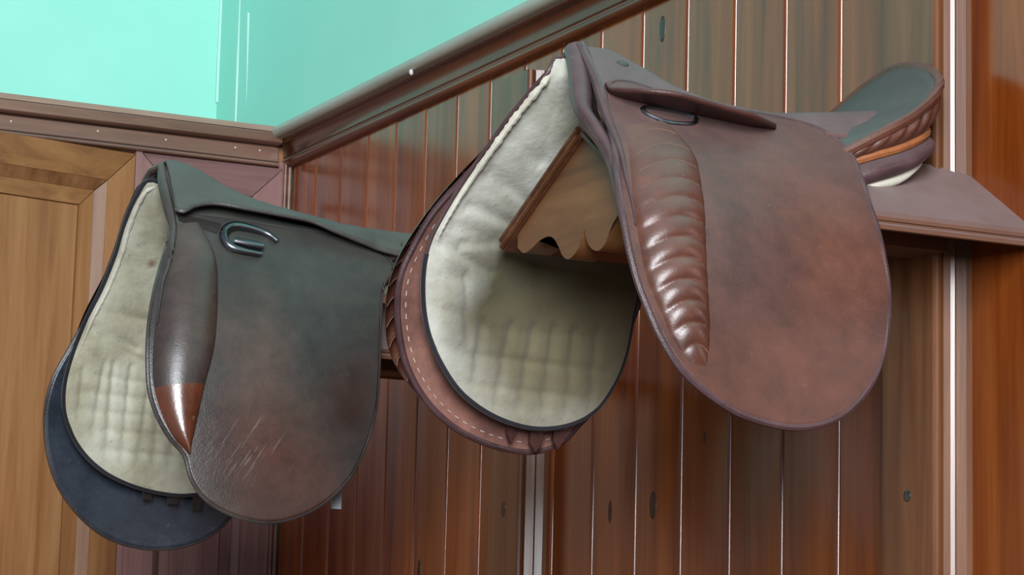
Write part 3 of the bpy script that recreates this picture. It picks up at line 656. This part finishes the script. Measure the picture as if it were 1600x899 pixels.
v, F = tube([D.P(p[0]+.010, p[1], -1, -.012) for p in e], lambda s: .011*(1-.6*s)+.002, 12, flat=.8); mk('panel_facing', v, F, ld_edge, D.root)
zcD = pchip([.95, .992, 1.018, 1.044, 1.075, 1.127, 1.17, 1.242, 1.337, 1.42], [.62, .634, .639, .628, .599, .573, .564, .557, .560, .563])
xfD = pchip([.38, .45, .50, .54, .58, .62, .64, .65], [.948, .963, .982, .992, .994, .998, 1.002, 1.003])
seat = D.body(zcD, xfD, 1.345, .542, ld_seat)
pts = []
for a in tt:
    t = math.copysign(abs(a)**1.1, a)*D.T0(.40); z = min(D.Zt(t), zcD(xfD(D.Zt(t)))); pts.append((xfD(D.Zt(t))-.001, D.Y0-t, z-.001))
v, F = tube(pts, lambda q: .0055*min(1, .12+4*min(q, 1-q)), 8); mk('pommel_welt', v, F, ld_edge, seat)
rimD = [(.115, 1.30, .525), (.125, 1.33, .54), (.122, 1.37, .556), (.110, 1.40, .572), (.085, 1.418, .586), (.045, 1.428, .596), (0, 1.43, .60)]
D.cantle(rimD, (0, 1.29, .550), ld_seat, ld_roll, ld_edge, ld_dark, wool_w, .55)
D_SK = [(0.9936, 0.5584), (1.0028, 0.5544), (1.0203, 0.5648), (1.0474, 0.5705), (1.0907, 0.5663), (1.1443, 0.5617), (1.1805, 0.558), (1.2149, 0.5462), (1.2591, 0.5337), (1.3002, 0.5247), (1.365, 0.522)]
SKL = spline(D_SK, 80)
for side in (-1, 1):
    def f(a, b):
        x = a*79; i = int(min(x, 78)); w = x-i; l = SKL[i]*(1-w)+SKL[i+1]*w
        Xt = 1.006+(1.400-1.006)*a; zt = zcD(Xt)
        X = Xt+(l[0]-Xt)*b**1.2; t1 = D.T(l[0], l[1])+.012
        t = t1*b; z0 = min(zcD(X), D.Zt(max(t-.004, 0)))
        lift = .004+.016*b**3*math.sin(math.pi*min(max(a*1.25+.06, 0), 1))**.7
        z = z0+(l[1]-min(zcD(l[0]), D.Zt(t1-.004)))*b**3+.004
        return (X, D.Y0+side*(t+lift), z)
    v, F = grid(80, 26, f); o = mk('skirt', v, F, ld_seat, D.root, angle=0); solid(o, .004, 0)
    ed = [f(a, 1) for a in np.linspace(0, 1, 70)]; v, F = tube(ed, .0026, 6); mk('skirt_edge', v, F, ld_edge, o)
    # stirrup bar: chunky steel loop with its keeper
    lp = spline([(1.130, .530), (1.115, .541), (1.08, .547), (1.062, .541), (1.0545, .528), (1.060, .515), (1.078, .5095), (1.102, .507)], 48)
    def barp(p): return D.P(p[0], p[1], side, .012)
    v, F = tube([barp(p) for p in lp], lambda q: .0035+.003*math.sin(math.pi*q)**2, 10); sb = mk('stirrup_bar', v, F, MW['steel'], D.root)
    v, F = tube([D.P(1.068, .523, side, .012), D.P(1.085, .5205, side, .014), D.P(1.106, .5185, side, .013)], .0055, 10); mk('bar_catch', v, F, MW['steel'], sb)
    v, F = prism([(1.000, .560), (1.0006, .5478), (1.0486, .5338), (1.0583, .5494)], .002, .008, lambda p, s: D.P(p[0], p[1], side, s)); mk('bar_plate', v, F, ld_dark, D.root, smooth=False)
    blob_disc('pommel_button', D.P(1.035, .622, side, .007), (0, side*.6, .8), .007, .007, .003, ld_edge, D.root)
for (x, w, l, m) in ((1.074, .016, .197, ld_dark), (1.112, .018, .193, ld_dark), (1.148, .016, .186, ld_dark)):
    v, F = prism([(x-w/2, .26), (x+w/2, .26), (x+w/2*.8, l), (x-w/2*.8, l)], -.020, -.015, lambda p, s: (p[0], D.Y0+D.T(p[0], p[1])+s, p[1])); mk('girth_strap', v, F, m, D.root, smooth=False)
v, F = prism([(1.1992, .30), (1.2192, .30), (1.2162, .176), (1.2032, .176)], -.045, -.040, lambda p, s: (p[0]-.0, D.Y0-D.T(p[0], p[1])-s, p[1])); mk('girth_strap', v, F, ld_pale, D.root, smooth=False)
